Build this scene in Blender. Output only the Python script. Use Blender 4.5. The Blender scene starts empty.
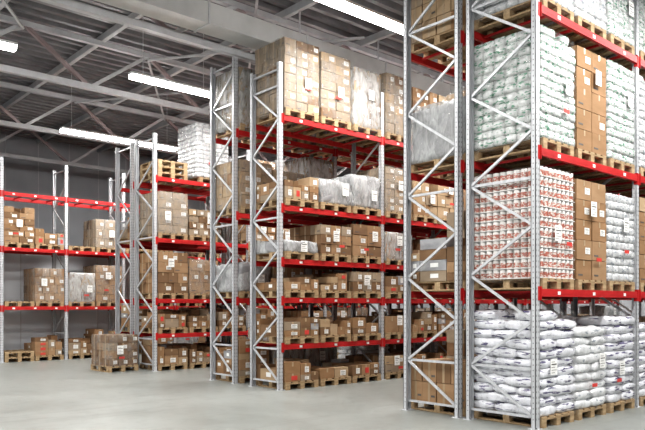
import bpy, math, random
from mathutils import Vector, Matrix, noise
R = random.Random(7)
sc = bpy.context.scene
try:
    sc.view_settings.view_transform = 'Standard'
    sc.view_settings.look = 'Medium High Contrast'
except Exception: pass

# ------------------------------------------------------------ materials
def newmat(name):
    m = bpy.data.materials.new(name); m.use_nodes = True
    nt = m.node_tree; b = nt.nodes['Principled BSDF']
    return m, nt, b
def N(nt, t, **kw):
    n = nt.nodes.new(t)
    for k, v in kw.items():
        if k in n.inputs: n.inputs[k].default_value = v
        else: setattr(n, k, v)
    return n
def coords(nt, scale=(1,1,1)):
    tc = N(nt, 'ShaderNodeTexCoord'); mp = N(nt, 'ShaderNodeMapping')
    mp.inputs['Scale'].default_value = scale
    nt.links.new(tc.outputs['Object'], mp.inputs['Vector']); return mp.outputs['Vector']
def ramp(nt, src, stops, interp='LINEAR'):
    r = N(nt, 'ShaderNodeValToRGB'); r.color_ramp.interpolation = interp
    e = r.color_ramp.elements
    e[0].position, e[0].color = stops[0][0], (*stops[0][1], 1)
    e[1].position, e[1].color = stops[-1][0], (*stops[-1][1], 1)
    for p, c in stops[1:-1]:
        x = e.new(p); x.color = (*c, 1)
    nt.links.new(src, r.inputs['Fac']); return r.outputs['Color']
def noisy(name, c1, c2, scale=5, rough=.6, metal=0, sc3=(1,1,1), bump=0, detail=4, spec=.5):
    m, nt, b = newmat(name)
    v = coords(nt, sc3)
    n = N(nt, 'ShaderNodeTexNoise', Scale=scale, Detail=detail); nt.links.new(v, n.inputs['Vector'])
    nt.links.new(ramp(nt, n.outputs['Fac'], [(.3, c1), (.7, c2)]), b.inputs['Base Color'])
    b.inputs['Roughness'].default_value = rough; b.inputs['Metallic'].default_value = metal
    b.inputs['Specular IOR Level'].default_value = spec
    if bump:
        bp = N(nt, 'ShaderNodeBump', Strength=bump, Distance=.02)
        nt.links.new(n.outputs['Fac'], bp.inputs['Height']); nt.links.new(bp.outputs['Normal'], b.inputs['Normal'])
    return m
M = {}
M['steel'] = noisy('galvanised_steel', (.47,.48,.50), (.60,.61,.63), 6, .42, .2, (3,3,.6))
M['slot'] = noisy('slot_dark', (.12,.12,.13), (.16,.16,.17), 5, .8)
M['red'] = noisy('red_beam_paint', (.40,.018,.020), (.50,.028,.028), 3, .45, spec=.3)
M['wood'] = noisy('pallet_wood', (.28,.19,.10), (.45,.33,.20), 4, .8, 0, (1,8,8), .3)
M['label'] = noisy('label_paper', (.78,.78,.76), (.86,.86,.84), 3, .6)
M['redlabel'] = noisy('red_label', (.5,.04,.03), (.62,.06,.05), 3, .6)
M['ink'] = noisy('ink', (.07,.06,.06), (.13,.12,.11), 3, .7)
cb = [((.25,.148,.075),(.31,.185,.10)), ((.29,.18,.10),(.35,.225,.13)), ((.165,.095,.052),(.22,.135,.075)), ((.26,.20,.14),(.33,.26,.19)), ((.35,.245,.145),(.42,.31,.20))]
for i, (a, b_) in enumerate(cb):
    M['card%d' % i] = noisy('cardboard_%d' % i, a, b_, 2.5, .78, 0, (1,1,3), .05, spec=.25)
M['tape'] = noisy('packing_tape', (.33,.24,.15), (.40,.30,.19), 3, .3)
M['grey'] = noisy('grey_goods', (.22,.22,.23), (.38,.38,.39), 4, .5, 0, (1,1,2), .3)
def bagmat(name, base, ink, dens=.56, s=(5,5,16), rough=.33, bump=.55, dk=.75):
    m, nt, b = newmat(name)
    v = coords(nt, s)
    n = N(nt, 'ShaderNodeTexNoise', Scale=1.6, Detail=3); nt.links.new(v, n.inputs['Vector'])
    v2 = coords(nt, (1,1,1))
    n2 = N(nt, 'ShaderNodeTexNoise', Scale=9, Detail=5); nt.links.new(v2, n2.inputs['Vector'])
    f = ramp(nt, n.outputs['Fac'], [(dens, (0,0,0)), (dens+.02, (1,1,1))])
    mx = N(nt, 'ShaderNodeMix', data_type='RGBA')
    nt.links.new(f, mx.inputs['Factor'])
    g = ramp(nt, n2.outputs['Fac'], [(.3, tuple(c*dk for c in base)), (.65, base)])
    nt.links.new(g, mx.inputs['A']); mx.inputs['B'].default_value = (*ink, 1)
    nt.links.new(mx.outputs['Result'], b.inputs['Base Color'])
    b.inputs['Roughness'].default_value = rough
    bp = N(nt, 'ShaderNodeBump', Strength=bump, Distance=.03)
    nt.links.new(n2.outputs['Fac'], bp.inputs['Height']); nt.links.new(bp.outputs['Normal'], b.inputs['Normal'])
    return m
M['bagP'] = bagmat('bag_violet_print', (.74,.75,.79), (.10,.09,.17), .585, (3,3,22), rough=.2, dk=.8)
M['bagW'] = bagmat('bag_plain', (.72,.73,.74), (.33,.36,.39), .61, rough=.2, dk=.8)
M['packG'] = bagmat('pack_green_print', (.66,.68,.67), (.10,.26,.17), .575, (9,9,30), rough=.22, dk=.62)
M['packW'] = bagmat('pack_white', (.66,.67,.68), (.30,.33,.36), .59, (9,9,22), rough=.22, dk=.62)
M['canw'] = noisy('can_lid', (.60,.58,.56), (.70,.68,.66), 5, .3)
M['canr'] = bagmat('can_print', (.42,.13,.09), (.62,.55,.50), .52, (16,16,30))
def film(name, lo, hi, col, p0=.38, p1=.68):
    m, nt, b = newmat(name)
    v = coords(nt, (2.2,2.2,.9))
    n = N(nt, 'ShaderNodeTexNoise', Scale=4, Detail=6, Roughness=.65, Distortion=.8); nt.links.new(v, n.inputs['Vector'])
    b.inputs['Base Color'].default_value = (*col, 1); b.inputs['Roughness'].default_value = .18
    bp = N(nt, 'ShaderNodeBump', Strength=.9, Distance=.05)
    nt.links.new(n.outputs['Fac'], bp.inputs['Height']); nt.links.new(bp.outputs['Normal'], b.inputs['Normal'])
    t = N(nt, 'ShaderNodeBsdfTransparent'); mx = N(nt, 'ShaderNodeMixShader')
    f = ramp(nt, n.outputs['Fac'], [(p0, (lo,)*3), (p1, (hi,)*3)])
    nt.links.new(f, mx.inputs[0]); nt.links.new(t.outputs[0], mx.inputs[1]); nt.links.new(b.outputs[0], mx.inputs[2])
    nt.links.new(mx.outputs[0], nt.nodes['Material Output'].inputs[0])
    return m
M['filmL'] = film('stretch_film_thin', .02, .26, (.78,.78,.78), .48, .74)
M['film'] = film('stretch_film', .06, .44, (.50,.49,.47), .43, .69)
M['filmH'] = film('stretch_film_heavy', .28, .80, (.60,.61,.61))
M['truss'] = noisy('painted_truss', (.46,.46,.47), (.56,.56,.57), 3, .5)
M['trussr'] = noisy('red_lit_brace', (.28,.22,.22), (.36,.29,.29), 3, .6)  # reddish cast of the lighting, put into the base colour of the diagonals
M['duct'] = noisy('duct_sheet', (.50,.50,.49), (.62,.62,.61), 2, .5, .2)
M['deck'] = noisy('roof_deck', (.20,.195,.20), (.29,.285,.29), 2, .40, .35)
m, nt, b = newmat('lamp_tube'); b.inputs['Base Color'].default_value = (1,1,1,1)
b.inputs['Emission Color'].default_value = (1,.99,.97,1); b.inputs['Emission Strength'].default_value = 30; M['lamp'] = m
M['housing'] = noisy('lamp_housing', (.7,.7,.7), (.8,.8,.8), 2, .4)

# ------------------------------------------------------------ mesh builder
class B:
    def __init__(s): s.v=[]; s.f=[]; s.mi=[]; s.sm=[]; s.mats=[]
    def m(s, k):
        if k not in s.mats: s.mats.append(k)
        return s.mats.index(k)
    def face(s, pts, k, smooth=False):
        i=len(s.v); s.v.extend(pts); s.f.append(tuple(range(i,i+len(pts)))); s.mi.append(s.m(k)); s.sm.append(smooth)
    def box(s, x0,x1,y0,y1,z0,z1,k):
        P=[(x0,y0,z0),(x1,y0,z0),(x1,y1,z0),(x0,y1,z0),(x0,y0,z1),(x1,y0,z1),(x1,y1,z1),(x0,y1,z1)]
        i=len(s.v); s.v.extend(P)
        for q in ((0,3,2,1),(4,5,6,7),(0,1,5,4),(1,2,6,5),(2,3,7,6),(3,0,4,7)):
            s.f.append(tuple(i+j for j in q)); s.mi.append(s.m(k)); s.sm.append(False)
    def bar(s, p, q, w, k, h=None):
        p=Vector(p); q=Vector(q); d=(q-p).normalized(); h=h or w
        up=Vector((0,0,1)) if abs(d.z)<.95 else Vector((0,1,0))
        a=d.cross(up).normalized()*w/2; c=a.cross(d).normalized()*h/2
        i=len(s.v)
        for e in (p,q):
            for u,t in ((-1,-1),(1,-1),(1,1),(-1,1)): s.v.append(tuple(e+a*u+c*t))
        for fc in ((0,1,2,3),(7,6,5,4),(0,4,5,1),(1,5,6,2),(2,6,7,3),(3,7,4,0)):
            s.f.append(tuple(i+j for j in fc)); s.mi.append(s.m(k)); s.sm.append(False)
    def puff(s, c, size, k, n=(6,6,4), shape=None, amp=0, fr=3, rot=0, seed=0, r=.045):
        idx={}; cx,cy,cz=c; ax,ay,az=size[0]/2,size[1]/2,size[2]/2
        cr,sr=math.cos(rot),math.sin(rot)
        def vid(i,j,l):
            key=(i,j,l)
            if key in idx: return idx[key]
            x,y,z=2*i/n[0]-1,2*j/n[1]-1,2*l/n[2]-1
            if shape=='bag':
                z2=z*(1-.26*abs(x)**5)*(1-.26*abs(y)**5)
                k1=1-.07*z*z*abs(x); k2=1-.07*z*z*abs(y)
                x,y,z=x*k1*(1-.05*abs(y)**5),y*k2*(1-.05*abs(x)**5),z2
            elif shape=='pack':
                x0,y0,z0=x,y,z
                x=x0*(1-r*y0**4-r*z0**4); y=y0*(1-r*x0**4-r*z0**4); z=z0*(1-r*x0**4-r*y0**4)
            else:
                x*=1-r*abs(y)**6-r*abs(z)**8*.6; y*=1-r*abs(x)**6-r*abs(z)**8*.6
            p=[x*ax,y*ay,z*az]
            if amp:
                nv=noise.noise_vector(Vector((p[0]*fr+seed,p[1]*fr+seed*1.7,p[2]*fr+seed*.3)))
                p[0]+=nv.x*amp; p[1]+=nv.y*amp
                if l>0: p[2]+=nv.z*amp
            s.v.append((cx+p[0]*cr-p[1]*sr, cy+p[0]*sr+p[1]*cr, cz+p[2])); idx[key]=len(s.v)-1
            return idx[key]
        mi=s.m(k)
        def q(*t): s.f.append(tuple(vid(*a) for a in t)); s.mi.append(mi); s.sm.append(True)
        a,b_,c_=n
        for i in range(a):
            for j in range(b_):
                q((i,j,0),(i,j+1,0),(i+1,j+1,0),(i+1,j,0)); q((i,j,c_),(i+1,j,c_),(i+1,j+1,c_),(i,j+1,c_))
            for l in range(c_):
                q((i,0,l),(i+1,0,l),(i+1,0,l+1),(i,0,l+1)); q((i,b_,l),(i,b_,l+1),(i+1,b_,l+1),(i+1,b_,l))
        for j in range(b_):
            for l in range(c_):
                q((0,j,l),(0,j,l+1),(0,j+1,l+1),(0,j+1,l)); q((a,j,l),(a,j+1,l),(a,j+1,l+1),(a,j,l+1))
    def cyl(s, cx,cy,z0,z1,r,k,n=10,cap=True):
        i=len(s.v)
        for z in (z0,z1):
            for t in range(n):
                a=2*math.pi*t/n; s.v.append((cx+r*math.cos(a),cy+r*math.sin(a),z))
        for t in range(n):
            u=(t+1)%n; s.f.append((i+t,i+u,i+n+u,i+n+t)); s.mi.append(s.m(k)); s.sm.append(True)
        if cap:
            s.f.append(tuple(i+n+t for t in range(n))); s.mi.append(s.m(k)); s.sm.append(False)
    def done(s, name, loc=(0,0,0)):
        me=bpy.data.meshes.new(name); me.from_pydata(s.v,[],s.f)
        for k in s.mats: me.materials.append(M[k])
        me.polygons.foreach_set('material_index', s.mi); me.polygons.foreach_set('use_smooth', s.sm)
        me.update(); o=bpy.data.objects.new(name, me); o.location=loc
        sc.collection.objects.link(o); return o

# ------------------------------------------------------------ loads (local: x width, y depth, front = -y, z up from 0)
PH=.144
def pallet(b, w=.8, d=1.1, z=0):
    for i in range(5):
        x=-w/2+.06+i*(w-.12)/4
        b.box(x-.058,x+.058,-d/2,d/2,z+.122,z+.144,'wood')
    for y in (-d/2+.05,0,d/2-.05):
        b.box(-w/2,w/2,y-.05,y+.05,z+.1,z+.122,'wood')
        for x in (-w/2+.05,0,w/2-.05): b.box(x-.05,x+.05,y-.05,y+.05,z+.022,z+.1,'wood')
    for x in (-w/2+.05,0,w/2-.05): b.box(x-.05,x+.05,-d/2,d/2,z,z+.022,'wood')
def label(b, x, z, y, w=.12, h=.16, k='label'):
    b.box(x-w/2,x+w/2,y-.004,y,z-h/2,z+h/2,k)
    if k=='label':
        for t in range(5):
            ww=w*(.38 if t%2 else .26)
            b.box(x-w*.38,x-w*.38+ww*2,y-.006,y-.004,z-h*.38+t*h*.17,z-h*.38+t*h*.17+h*(.07 if t==3 else .03),'ink')
def cartons(b, W, D, H, nx, ny, nz, tone=0, film=False, z0=PH, ragged=0, rnd=R, heavy=False, plain=False):
    bd,bh=D/ny,H/nz; NX=nx
    vary=rnd.random()<.5 and not plain
    if plain: ragged=0
    for l in range(nz):
        nx=NX+(1 if vary and l%2 else 0); bw=W/nx
        for i in range(nx):
            for j in range(ny):
                if 0<i<nx-1 and 0<j<ny-1 and l<nz-1: continue
                if ragged and l>=nz-ragged and rnd.random()<.45: continue
                cx=-W/2+(i+.5)*bw+rnd.uniform(-.006,.006); cy=-D/2+(j+.5)*bd+rnd.uniform(-.010,.010)
                x0,x1,y0,y1=cx-bw/2+.006,cx+bw/2-.006,cy-bd/2+.006,cy+bd/2-.006
                za,zb=z0+l*bh+.001,z0+(l+1)*bh-.006
                t=tone if rnd.random()<(.6 if not film else .85) else rnd.choice([(tone+1)%5,(tone+4)%5])
                b.box(x0,x1,y0,y1,za,zb,'card%d'%t)
                if j==0:
                    b.box(cx-.02,cx+.02,y0-.002,y0,zb-bh*.28,zb+.001,'tape')
                    u=rnd.random()
                    if u<.35: b.box(x0+bw*.12,x0+bw*.4,y0-.003,y0,za+bh*.2,za+bh*.28,'ink')
                    if u>.4: label(b,cx+bw*.2,za+bh*.45,y0-.001,min(.13,bw*.36),min(.09,bh*.45))
                if i==0:
                    b.box(x0-.002,x0,cy-.02,cy+.02,za,zb,'tape')
                    if rnd.random()<.35: b.box(x0-.003,x0,cy-bd*.4,cy-bd*.15,za+bh*.25,za+bh*.35,'ink')
                if l==nz-1 or ragged: b.box(x0,x1,cy-.02,cy+.02,zb,zb+.002,'tape')
    if film or heavy:
        b.puff((0,0,z0+H/2-.03),(W+.035,D+.035,H+.07),'filmH' if heavy else 'film',(8,10,12),None,.012,5,seed=rnd.random()*50)
def bags(b, W, D, H, k, z0=PH, th=.13, film=True, rnd=R):
    nz=max(2,round(H/th)); th=H/nz
    for l in range(nz):
        nx,ny=(2,2) if l%2 else (2,3)
        if l%3==2: nx,ny=1,3
        for i in range(nx):
            for j in range(ny):
                if l==nz-1 and rnd.random()<.2: continue
                w,d=W/nx,D/ny
                cx=-W/2+(i+.5)*w+rnd.uniform(-.015,.015); cy=-D/2+(j+.5)*d+rnd.uniform(-.015,.015)
                b.puff((cx,cy,z0+(l+.5)*th),(w*1.04,d*1.04,th*1.2),k,(6,6,4),'bag',.026,7,rnd.uniform(-.03,.03),rnd.random()*90)
    if film: b.puff((0,0,z0+H/2-.03),(W+.05,D+.05,H+.05),'filmL',(8,10,14),None,.025,4,seed=rnd.random()*50)
def packs(b, W, D, H, k, z0=PH, rnd=R, nx=5, ny=6, th=.115):
    nz=max(2,round(H/th)); th=H/nz
    for l in range(nz):
        sx=rnd.uniform(-.010,.010); sy=rnd.uniform(-.010,.010)
        for i in range(nx):
            for j in range(ny):
                if l<nz-1 and 0<i<nx-1 and 0<j<ny-1: continue
                if l==nz-1 and rnd.random()<.12: continue
                cx=-W/2+(i+.5)*W/nx+sx; cy=-D/2+(j+.5)*D/ny+sy
                b.puff((cx,cy,z0+(l+.5)*th),(W/nx*1.02,D/ny*1.02,th*1.03),k,(4,4,3),'pack',.010,14,rnd.uniform(-.02,.02),rnd.random()*90,r=.06)
    b.puff((0,0,z0+H/2-.03),(W+.05,D+.05,H+.05),'filmL',(8,10,14),None,.018,5,seed=rnd.random()*50)
def cans(b, W, D, H, z0=PH, rnd=R):
    nz=round(H/.135); th=H/nz; nx=8; ny=10
    for l in range(nz):
        za=z0+l*th
        for i in range(nx):
            for j in range(ny):
                if l<nz-1 and 0<i<nx-1 and 0<j<ny-1: continue
                cx=-W/2+(i+.5)*W/nx; cy=-D/2+(j+.5)*D/ny; r=min(W/nx,D/ny)/2*.98
                b.cyl(cx,cy,za,za+th*.12,r,'canw',10,False)
                b.cyl(cx,cy,za+th*.12,za+th*.60,r,'canr',10,False); b.cyl(cx,cy,za+th*.60,za+th*.93,r*.95,'canw',10)
        b.box(-W/2,W/2,-D/2,D/2,za-.004,za+.004,'canw')
    b.puff((0,0,z0+H/2-.02),(W+.03,D+.03,H+.05),'filmL',(8,10,12),None,.012,5,seed=3)
def lump(b, W, D, H, k='grey', z0=PH, rnd=R, f='filmH'):
    b.puff((0,0,z0+H/2),(W*.96,D*.96,H),k,(8,10,10),None,.06,3.5,seed=rnd.random()*90)
    b.puff((0,0,z0+H/2),(W+.02,D+.02,H+.03),f,(8,10,10),None,.07,3.5,seed=rnd.random()*90)
def mixed(b, W, D, H, z0=PH, rnd=R):
    x=-W/2
    while x<W/2-.15:
        w=min(rnd.choice([.2,.26,.38]),W/2-x)
        y=-D/2
        while y<D/2-.15:
            d=min(rnd.choice([.3,.36,.5]),D/2-y); z=z0; hh=rnd.uniform(.5,1)*H
            while z<z0+hh-.08:
                h=rnd.choice([.12,.16,.22]); h=min(h,z0+H-z)
                if h<.06: break
                k=rnd.choice(['card0','card1','card2','card3','card4','card2','card0','grey' if rnd.random()<.4 else 'card1'])
                b.box(x+.006,x+w-.006,y+.006,y+d-.006,z,z+h-.005,k)
                if y<-D/2+.01:
                    b.box(x+w/2-.02,x+w/2+.02,y+.004,y+.006,z+h*.6,z+h-.004,'tape')
                    if rnd.random()<.75: label(b,x+w*.6,z+h*.45,y+.005,w*.38,h*.5,'label' if rnd.random()<.88 else 'redlabel')
                elif x<-W/2+.01 and rnd.random()<.5: b.box(x+.003,x+.006,y+d*.3,y+d*.6,z+h*.3,z+h*.7,'label')
                z+=h
            y+=d
        x+=w

NAMES={'carton':'palletized_cartons','cartonF':'film_wrapped_cartons','cartonH':'film_wrapped_cartons','packG':'shrink_wrapped_packs','packW':'shrink_wrapped_packs','bagP':'palletized_sacks','bagW':'palletized_sacks','can':'palletized_cans','lump':'film_wrapped_goods','mixed':'mixed_carton_pallet','pal':'wooden_pallet_stack'}
def put(kind, x, y, z, h, w=.84, d=None, rot=None, tone=None, n=None, plain=False):
    d=d or (1.1 if y<8 else .98)
    b=B(); rnd=random.Random(int(x*131+y*977+z*53+h*1000)); D=d-.02
    if kind=='pal':
        k=max(1,int(h/PH))
        for i in range(k): pallet(b,.8,d,i*PH)
    else: pallet(b,.8,d)
    hh=h-PH; tone=rnd.randrange(5) if tone is None else tone
    if kind in('carton','cartonF','cartonH'):
        n=n or (rnd.choice([2,3]),rnd.choice([3,4]),max(1,round(hh/rnd.choice([.17,.22,.26,.32]))))
        cartons(b,w,D,hh,*n,tone=tone,film=kind=='cartonF',heavy=kind=='cartonH',rnd=rnd,plain=plain,ragged=1 if kind=='carton' and n[2]>2 and rnd.random()<.4 else 0)
    elif kind[:3]=='bag': bags(b,w,D,hh,kind,rnd=rnd,th=.125)
    elif kind[:4]=='pack': packs(b,w,D,hh,kind,rnd=rnd)
    elif kind=='can': cans(b,w,D,hh)
    elif kind=='lump': lump(b,w,D,hh,'grey',rnd=rnd)
    elif kind=='mixed': mixed(b,w,D,hh,rnd=rnd)
    if kind not in('pal','mixed'):
        zl=PH+hh*rnd.uniform(.4,.75); label(b,rnd.uniform(-.2,.25),zl,-D/2-.04,.16,.21)
        if rnd.random()<.5: label(b,rnd.uniform(-.2,.25),PH+hh*rnd.uniform(.2,.35),-D/2-.04,.14,.05,'redlabel')
    o=b.done(NAMES[kind],(x,y,z)); o.rotation_euler[2]=rnd.uniform(-.02,.02) if rot is None else rot
    return o

# ------------------------------------------------------------ racks
def rack(Yf,Yb,xs,H,levels,skip=(),brace=.62):
    b=B()
    for x in xs:
        for y in (Yf,Yb):
            s=1 if y==Yf else -1
            b.box(x-.05,x+.05,y-.035*1,y-.035+.008,0,H,'steel') if s==1 else b.box(x-.05,x+.05,y+.027,y+.035,0,H,'steel')
            b.box(x-.05,x-.043,y-.035,y+.035,0,H,'steel'); b.box(x+.043,x+.05,y-.035,y+.035,0,H,'steel')
            b.box(x-.05,x-.03,y+s*.027,y+s*.035,0,H,'steel') if s==1 else b.box(x-.05,x-.03,y-.035,y-.027,0,H,'steel')
            b.box(x+.03,x+.05,y+s*.027,y+s*.035,0,H,'steel') if s==1 else b.box(x+.03,x+.05,y-.035,y-.027,0,H,'steel')
            b.box(x-.075,x+.075,y-.065,y+.065,0,.01,'steel')
            for cx_,cy_ in ((-.06,-.05),(.06,.05)): b.cyl(x+cx_,y+cy_,.01,.03,.01,'slot',6)
            z=.12
            yy=y-.0355 if s==1 else y+.0355
            while z<H-.05:
                for dx in (-.026,.026):
                    b.face([(x+dx-.007,yy,z),(x+dx+.007,yy,z),(x+dx+.005,yy,z+.025),(x+dx-.005,yy,z+.025)],'slot')
                b.face([(x-.0505,y-.006,z),(x-.0505,y+.006,z),(x-.0505,y+.006,z+.018),(x-.0505,y-.006,z+.018)],'slot')
                z+=.07
        z=.15; up=True
        a,c=Yf+.02,Yb-.02
        b.bar((x,a,z),(x,c,z),.035,'steel',.03)
        while z+brace<H-.05:
            p,q=((a,z),(c,z+brace)) if up else ((c,z),(a,z+brace))
            b.bar((x-.012,p[0],p[1]),(x-.012,q[0],q[1]),.028,'steel',.035)
            z+=brace; up=not up
            if not up and int(z/brace)%4==1: b.bar((x+.014,a,z),(x+.014,c,z),.03,'steel',.035)
        b.bar((x,a,H-.12),(x,c,H-.12),.035,'steel',.03)
    for i in range(len(xs)-1):
        for li,zt in enumerate(levels):
            if (i,li) in skip: continue
            for y,s in ((Yf,-1),(Yb,1)):
                yo=y+s*.03
                b.box(xs[i]+.052,xs[i+1]-.052,yo-.025,yo+.025,zt-.10,zt,'red')
                b.box(xs[i]+.056,xs[i+1]-.056,yo+s*.025,yo+s*.027,zt-.065,zt-.038,'red')
                for xe,t in ((xs[i]+.05,1),(xs[i+1]-.05,-1)):
                    b.box(xe-.045 if t==1 else xe,xe if t==1 else xe+.045,y+s*.036,y+s*.042,zt-.15,zt+.03,'red')
                    b.box(min(xe,xe+t*.008),max(xe,xe+t*.008),yo-.03,yo+.03,zt-.15,zt+.03,'red')
                if s==-1:
                    for t in (.17,.5,.83):
                        xx=xs[i]+(xs[i+1]-xs[i])*t
                        b.box(xx-.035,xx+.035,yo-.029,yo-.025,zt-.075,zt-.03,'label')
            for t in (.12,.36,.64,.88):
                xx=xs[i]+(xs[i+1]-xs[i])*t
                b.box(xx-.02,xx+.02,Yf,Yb,zt-.05,zt-.02,'red')
    return b.done('pallet_rack')
def xs(x0,p,n): return [x0+p*i for i in range(n+1)]
def slot(X,b,i,n=3): 
    w=(X[b+1]-X[b]-.1)/n; return X[b]+.05+(i+.5)*w
E=7.86
LA=[1.81,3.63,5.47]; XA=xs(E,2.9,3)
rack(4.75,5.77,XA,7.0,LA); rack(5.97,6.93,XA,7.0,LA)
LB=[.86,1.74,2.47,3.48,5.17]; XB=xs(E,2.75,5)
rack(10.09,10.95,XB,6.15,LB); rack(11.58,12.41,XB,6.65,[1.74,3.48,5.17])
LC=[.9,1.75,3.22,4.71]; XC=xs(E,2.75,5)
rack(15.0,15.95,XC,5.75,LC); rack(16.2,17.05,XC,5.75,LC)
LD=[1.56,3.21,4.75]; XD=xs(2.25,1.79,10)
rack(20.0,20.95,XD,5.7,LD)

def rowput(X,b,i,y,z,kind,h,ns=3,**kw): put(kind,slot(X,b,i,ns),y,z,h,**kw)
A=5.26
for b_,i,z,k,h,kw in [
 (0,0,0,'bagP',1.52,dict(w=.9)),(0,1,0,'bagW',1.28,{}),(0,2,0,'bagP',1.42,{}),
 (0,0,1.81,'can',1.60,dict(w=.88)),(0,1,1.81,'carton',1.55,dict(n=(2,3,5),tone=0,plain=True)),(0,2,1.81,'packW',1.45,{}),
 (0,0,3.63,'packG',1.60,dict(w=.9)),(0,1,3.63,'carton',1.58,dict(n=(2,3,5),tone=0,plain=True)),(0,2,3.63,'packG',1.6,{}),
 (0,0,5.47,'packW',1.1,{}),(0,1,5.47,'packW',1.3,dict(w=.9)),(0,2,5.47,'packG',1.4,{}),
 (1,0,0,'bagP',1.3,{}),(1,1,0,'cartonF',1.4,{}),(1,2,0,'bagW',1.2,{}),
 (1,0,1.81,'carton',1.5,dict(tone=0)),(1,1,1.81,'packG',1.4,{}),(1,2,1.81,'carton',1.2,{}),
 (1,0,3.63,'packW',1.6,{}),(1,1,3.63,'packG',1.4,{}),(1,2,3.63,'cartonF',1.3,{}),
 (1,0,5.47,'packG',1.5,{}),(1,1,5.47,'cartonF',1.2,{}),
 ]: rowput(XA,b_,i,A,z,k,h,**kw)
A2=6.45
for b_,i,z,k,h in [(0,0,0,'carton',.75),(0,1,0,'carton',1.2),(0,2,0,'cartonF',1.0),(0,0,1.81,'mixed',.95),(0,1,1.81,'carton',1.3),(0,2,1.81,'cartonF',1.2),
 (0,0,3.63,'lump',.95),(0,1,3.63,'cartonF',1.4),(0,2,3.63,'carton',1.3),(0,0,5.47,'carton',1.2),(0,1,5.47,'cartonF',1.3),
 (1,0,0,'cartonF',1.4),(1,1,0,'carton',1.0),(1,0,1.81,'cartonF',1.4),(1,2,1.81,'carton',1.0),(1,1,3.63,'cartonF',1.4),(1,0,5.47,'cartonF',1.3)]:
    rowput(XA,b_,i,A2,z,k,h)
Bf=10.5
for b_,i,z,k,h,kw in [
 (0,0,5.17,'cartonF',1.47,dict(tone=3,n=(3,4,8),w=.86,plain=True)),(0,1,5.17,'cartonF',1.42,dict(tone=3,n=(2,4,7),w=.8,plain=True)),(0,2,5.17,'cartonH',1.32,dict(tone=3,w=.8)),
 (1,0,5.17,'cartonF',1.42,dict(tone=3)),(1,1,5.17,'carton',1.3,{}),(1,2,5.17,'cartonF',1.3,{}),
 (0,0,3.48,'mixed',.6,{}),(0,1,3.48,'lump',.6,{}),(0,2,3.48,'lump',.78,{}),(1,0,3.48,'cartonF',1.1,{}),(1,1,3.48,'carton',.9,{}),
 (0,0,2.47,'lump',.35,{}),(0,1,2.47,'carton',.72,dict(tone=2)),(0,2,2.47,'carton',.80,dict(tone=1,n=(2,3,3))),(1,0,2.47,'cartonH',.7,{}),(1,1,2.47,'mixed',.6,{}),
 (0,2,1.74,'carton',.55,dict(tone=2,n=(3,4,2))),(1,0,1.74,'mixed',.5,{}),(0,0,1.74,'mixed',.4,{}),(0,1,1.74,'mixed',.5,{}),
 (0,0,.86,'mixed',.5,{}),(0,1,.86,'mixed',.5,{}),(0,2,.86,'mixed',.5,{}),(1,0,.86,'carton',.5,{}),
 (0,0,0,'mixed',.6,{}),(0,1,0,'mixed',.35,{}),(0,2,0,'mixed',.5,{}),(1,0,0,'carton',.5,{}),(1,1,0,'mixed',.5,{}),
 ]: rowput(XB,b_,i,Bf,z,k,h,**kw)
B2=12.0
kinds=['carton','cartonF','cartonF','mixed','lump','carton','cartonH','bagW']
rr=random.Random(21)
for b_ in range(4):
    for i in range(3):
        for z,hm in ((0,1.4),(1.74,1.4),(3.48,1.4),(5.17,1.4)):
            if b_==0 and i==0: continue
            if rr.random()<.12: continue
            rowput(XB,b_,i,B2,z,rr.choice(kinds),rr.uniform(.6,hm))
rowput(XB,0,0,B2,5.17,'cartonH',1.3,tone=3); rowput(XB,0,0,B2,3.48,'cartonF',1.1); rowput(XB,0,0,B2,1.74,'lump',.7); rowput(XB,0,0,B2,0,'mixed',.9)
for b_ in range(2,5):
    for i in range(3):
        for z,hm in ((0,.6),(.86,.7),(1.74,.6),(2.47,.85),(3.48,1.3),(5.17,1.4)):
            if rr.random()<.15: continue
            rowput(XB,b_,i,Bf,z,rr.choice(kinds[:6]),rr.uniform(.4,hm))
for z,h in ((0,.5),(.86,.6),(1.74,.6),(2.47,.7),(3.48,1.2)): rowput(XB,1,2,Bf,z,'mixed' if h<.7 else 'carton',h)
rowput(XB,1,1,Bf,.86,'mixed',.6); rowput(XB,1,1,Bf,1.74,'carton',.6)
for b_,i,z,k,h,kw in [
 (0,0,4.71,'pal',.45,{}),
 (0,0,3.22,'cartonF',1.15,dict(tone=3)),(0,1,3.22,'carton',.8,dict(tone=3)),
 (0,0,1.75,'carton',1.15,dict(tone=1)),(0,1,1.75,'cartonF',1.0,dict(tone=1)),
 (0,0,.9,'mixed',.6,{}),(0,1,.9,'mixed',.65,{}),(0,2,.9,'mixed',.6,{}),(0,0,0,'mixed',.65,{}),(0,1,0,'mixed',.6,{}),(0,2,0,'carton',.5,{})]:
    rowput(XC,b_,i,15.47,z,k,h,**kw)
put('packW',9.5,15.47,4.71,1.52,w=.95)
for b_ in range(0,5):
    for i in range(3):
        for z,hm in ((0,.7),(.9,.7),(1.75,1.2),(3.22,1.25),(4.71,1.3)):
            if not(b_==0 and i<3) and rr.random()<.8: rowput(XC,b_,i,15.47,z,rr.choice(kinds[:6]),rr.uniform(.5,hm))
            if b_<3 and rr.random()<.8 and not (b_==0 and i==0 and z>4): rowput(XC,b_,i,16.62,z,rr.choice(kinds[:6]),rr.uniform(.5,hm))
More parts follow.
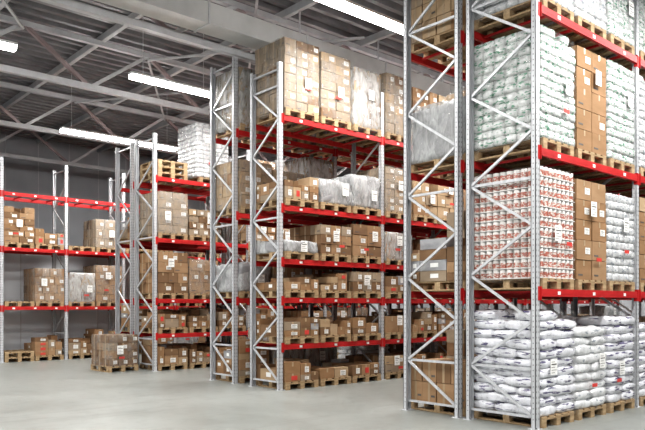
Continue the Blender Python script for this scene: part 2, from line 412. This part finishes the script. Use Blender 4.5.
for b_,i,z,k,h,kw in [
 (2,0,3.21,'carton',1.15,dict(tone=1)),(2,1,3.21,'mixed',.6,{}),(3,0,3.21,'pal',.15,{}),(3,1,3.21,'cartonF',1.0,dict(tone=3)),
 (2,0,1.56,'pal',.15,{}),(2,1,1.56,'cartonF',1.1,dict(tone=1)),(3,0,1.56,'cartonH',1.0,dict(tone=3)),(3,1,1.56,'cartonF',1.25,dict(tone=1)),
 (2,0,0,'pal',.3,{}),(2,1,0,'mixed',.75,{}),(3,0,0,'mixed',.6,{}),(3,1,0,'mixed',.9,{}),(1,1,1.56,'cartonF',1.1,{}),(1,1,3.21,'carton',.9,{}),(1,0,0,'cartonF',1.1,{})]:
    rowput(XD,b_,i,20.47,z,k,h,2,**kw)
for b_ in range(4,10):
    for i in range(2):
        for z in LD[:2]+[0]:
            if rr.random()<.8: rowput(XD,b_,i,20.47,z,rr.choice(kinds[:6]),rr.uniform(.6,1.2),2)
put('cartonF',7.25,15.9,0,.88,w=.78,d=.9,rot=.05,tone=2,n=(3,3,4))

# ------------------------------------------------------------ shell
RX0,RX1,RY0,RY1,RH=-10,27,-8,27,8.0
def plane(name,pts,mat):
    me=bpy.data.meshes.new(name); me.from_pydata(pts,[],[tuple(range(len(pts)))]); me.materials.append(mat)
    o=bpy.data.objects.new(name,me); sc.collection.objects.link(o); return o
m,nt,bs=newmat('concrete_floor')
v=coords(nt); n1=N(nt,'ShaderNodeTexNoise',Scale=.45,Detail=7,Roughness=.7); n2=N(nt,'ShaderNodeTexNoise',Scale=5,Detail=7,Roughness=.7)
nt.links.new(v,n1.inputs['Vector']); nt.links.new(v,n2.inputs['Vector'])
c1=ramp(nt,n1.outputs['Fac'],[(.35,(.215,.228,.215)),(.65,(.275,.288,.275))]); c2=ramp(nt,n2.outputs['Fac'],[(.32,(.82,.82,.82)),(.5,(.97,.97,.97)),(.7,(1,1,1))])
mm=N(nt,'ShaderNodeMix',data_type='RGBA',blend_type='MULTIPLY'); mm.inputs['Factor'].default_value=1
nt.links.new(c1,mm.inputs['A']); nt.links.new(c2,mm.inputs['B'])
v3=coords(nt,(.25,3,1)); n3=N(nt,'ShaderNodeTexNoise',Scale=1.5,Detail=5,Distortion=.6); nt.links.new(v3,n3.inputs['Vector'])
c3=ramp(nt,n3.outputs['Fac'],[(.32,(.86,.86,.86)),(.42,(1,1,1))])
mm2=N(nt,'ShaderNodeMix',data_type='RGBA',blend_type='MULTIPLY'); mm2.inputs['Factor'].default_value=1
nt.links.new(mm.outputs['Result'],mm2.inputs['A']); nt.links.new(c3,mm2.inputs['B']); nt.links.new(mm2.outputs['Result'],bs.inputs['Base Color'])
rg=ramp(nt,n1.outputs['Fac'],[(.3,(.28,)*3),(.7,(.42,)*3)]); nt.links.new(rg,bs.inputs['Roughness'])
plane('floor',[(RX0,RY0,0),(RX1,RY0,0),(RX1,RY1,0),(RX0,RY1,0)],m)
wm=noisy('wall_panel',(.34,.35,.37),(.40,.41,.43),1,.6)
M['wallp']=noisy('partition_panel',(.60,.62,.65),(.66,.68,.71),1,.6); M['wall']=wm
def wallbox(name,x0,x1,y0,y1,z0,z1,k,ax='x'):
    b=B(); b.box(x0,x1,y0,y1,z0,z1,k)
    t=(x0 if ax=='x' else y0)
    while t<(x1 if ax=='x' else y1)-.1:
        if ax=='x': b.box(t,t+.03,y0-.01,y0,z0,z1,'truss')
        else: b.box(x0-.01,x0,t,t+.03,z0,z1,'truss')
        t+=1.2
    return b.done(name)
wallbox('wall_north',RX0,RX1,RY1,RY1+.2,0,RH,'wall')
wallbox('wall_east',RX1,RX1+.2,RY0,RY1,0,RH,'wall','y')
wallbox('partition_wall',RX0,RX1-.02,21.5,21.6,0,3.3,'wallp')
b=B(); y=RY0; P=.36
while y<RY1:
    pr=[(y,RH),(y+.12,RH),(y+.15,RH+.15),(y+.33,RH+.15),(y+P,RH)]
    for (a,za),(c,zc) in zip(pr,pr[1:]): b.face([(RX0,a,za),(RX0,c,zc),(RX1,c,zc),(RX1,a,za)],'deck')
    y+=P
b.done('ceiling')
b=B()
for x in [RX0+2.4*i for i in range(16)]:
    if x<RX1: b.box(x-.05,x+.05,RY0,RY1-.01,RH-.16,RH-.001,'truss')
b.done('ceiling_purlins')
def truss(y,z0=6.65,z1=7.8,thick=.13,k='truss'):
    b=B(); b.box(RX0,RX1-.02,y-thick/2,y+thick/2,z0,z0+thick,k); b.box(RX0,RX1-.02,y-.06,y+.06,z1-.06,z1+.06,k)
    x=RX0; d=1.5; up=True
    while x+d<RX1:
        b.bar((x,y,z1 if up else z0+.06),(x+d,y,z0+.06 if up else z1),.085,'trussr' if up else 'truss')
        x+=d; up=not up
    return b.done('roof_truss')
for y in (6.6,15.6,20.3,24.6): truss(y)
b=B(); b.box(RX0,RX1-.02,10.9,11.4,6.85,7.25,'duct')
x=RX0
while x<RX1: 
    b.box(x,x+.04,10.88,11.42,6.83,7.27,'truss'); b.bar((x+.02,11.15,7.25),(x+.02,11.15,8.0),.03,'steel'); x+=2.4
b.done('ventilation_duct')
truss(11.75,6.75,7.8)
b=B()
for x in (2,8,14,20):
    b.bar((x,15.6,7.7),(x+3,20.3,7.7),.05,'truss'); b.bar((x+3,15.6,7.7),(x,20.3,7.7),.05,'truss')
    b.bar((x,11,7.7),(x+3,15.6,7.7),.05,'truss'); b.bar((x+3,11,7.7),(x,15.6,7.7),.05,'truss')
b.done('roof_bracing')

# ------------------------------------------------------------ lights
def strip(x0,x1,y,z=6.45,p=None):
    b=B(); b.box(x0,x1,y-.09,y+.09,z+.04,z+.09,'housing')
    b.box(x0+.02,x1-.02,y-.085,y+.085,z-.04,z+.04,'lamp')
    for x in (x0+.3,x1-.3): b.bar((x,y,z+.09),(x,y,8.0),.012,'steel')
    b.done('strip_light')
    L=bpy.data.lights.new('strip_lamp','AREA'); L.shape='RECTANGLE'; L.size=x1-x0; L.size_y=.3
    L.energy=p or 72*(x1-x0); L.color=(1,.98,.95)
    o=bpy.data.objects.new('strip_lamp',L); o.location=((x0+x1)/2,y,z-.07); sc.collection.objects.link(o)
for a,c in [(-3,0),(2,5),(7.3,10),(12,15),(17,20),(22,25)]: strip(a,c,8.5,6.72)
for a,c in [(-3,-.5),(1.6,4.2),(6.5,8.6),(11,14),(16,19),(21,24)]: strip(a,c,13.5)
for a,c in [(0,3.2),(6.9,10.4),(13,16),(18,21)]: strip(a,c,18.5,6.33)
for a,c in [(-3,0),(2,5),(7.5,10.5),(12,15)]: strip(a,c,2.8)  # unseen strips, added so the front of row A is well lit
for a,c in [(-3,0),(2,5),(7.5,10.5)]: strip(a,c,-2)  # further unseen strips, added over the camera area as front light
w=bpy.data.worlds.new('World'); sc.world=w; w.use_nodes=True
w.node_tree.nodes['Background'].inputs[0].default_value=(.95,.97,1,1); w.node_tree.nodes['Background'].inputs[1].default_value=.26

# ------------------------------------------------------------ camera
cd=bpy.data.cameras.new('camera'); cd.lens=38; cd.sensor_width=36; cd.shift_y=90/645; cd.clip_end=200
co=bpy.data.objects.new('camera',cd); co.location=(0,0,1.6); co.rotation_euler=(math.pi/2,0,-math.atan2(.6626,.749))
sc.collection.objects.link(co); sc.camera=co
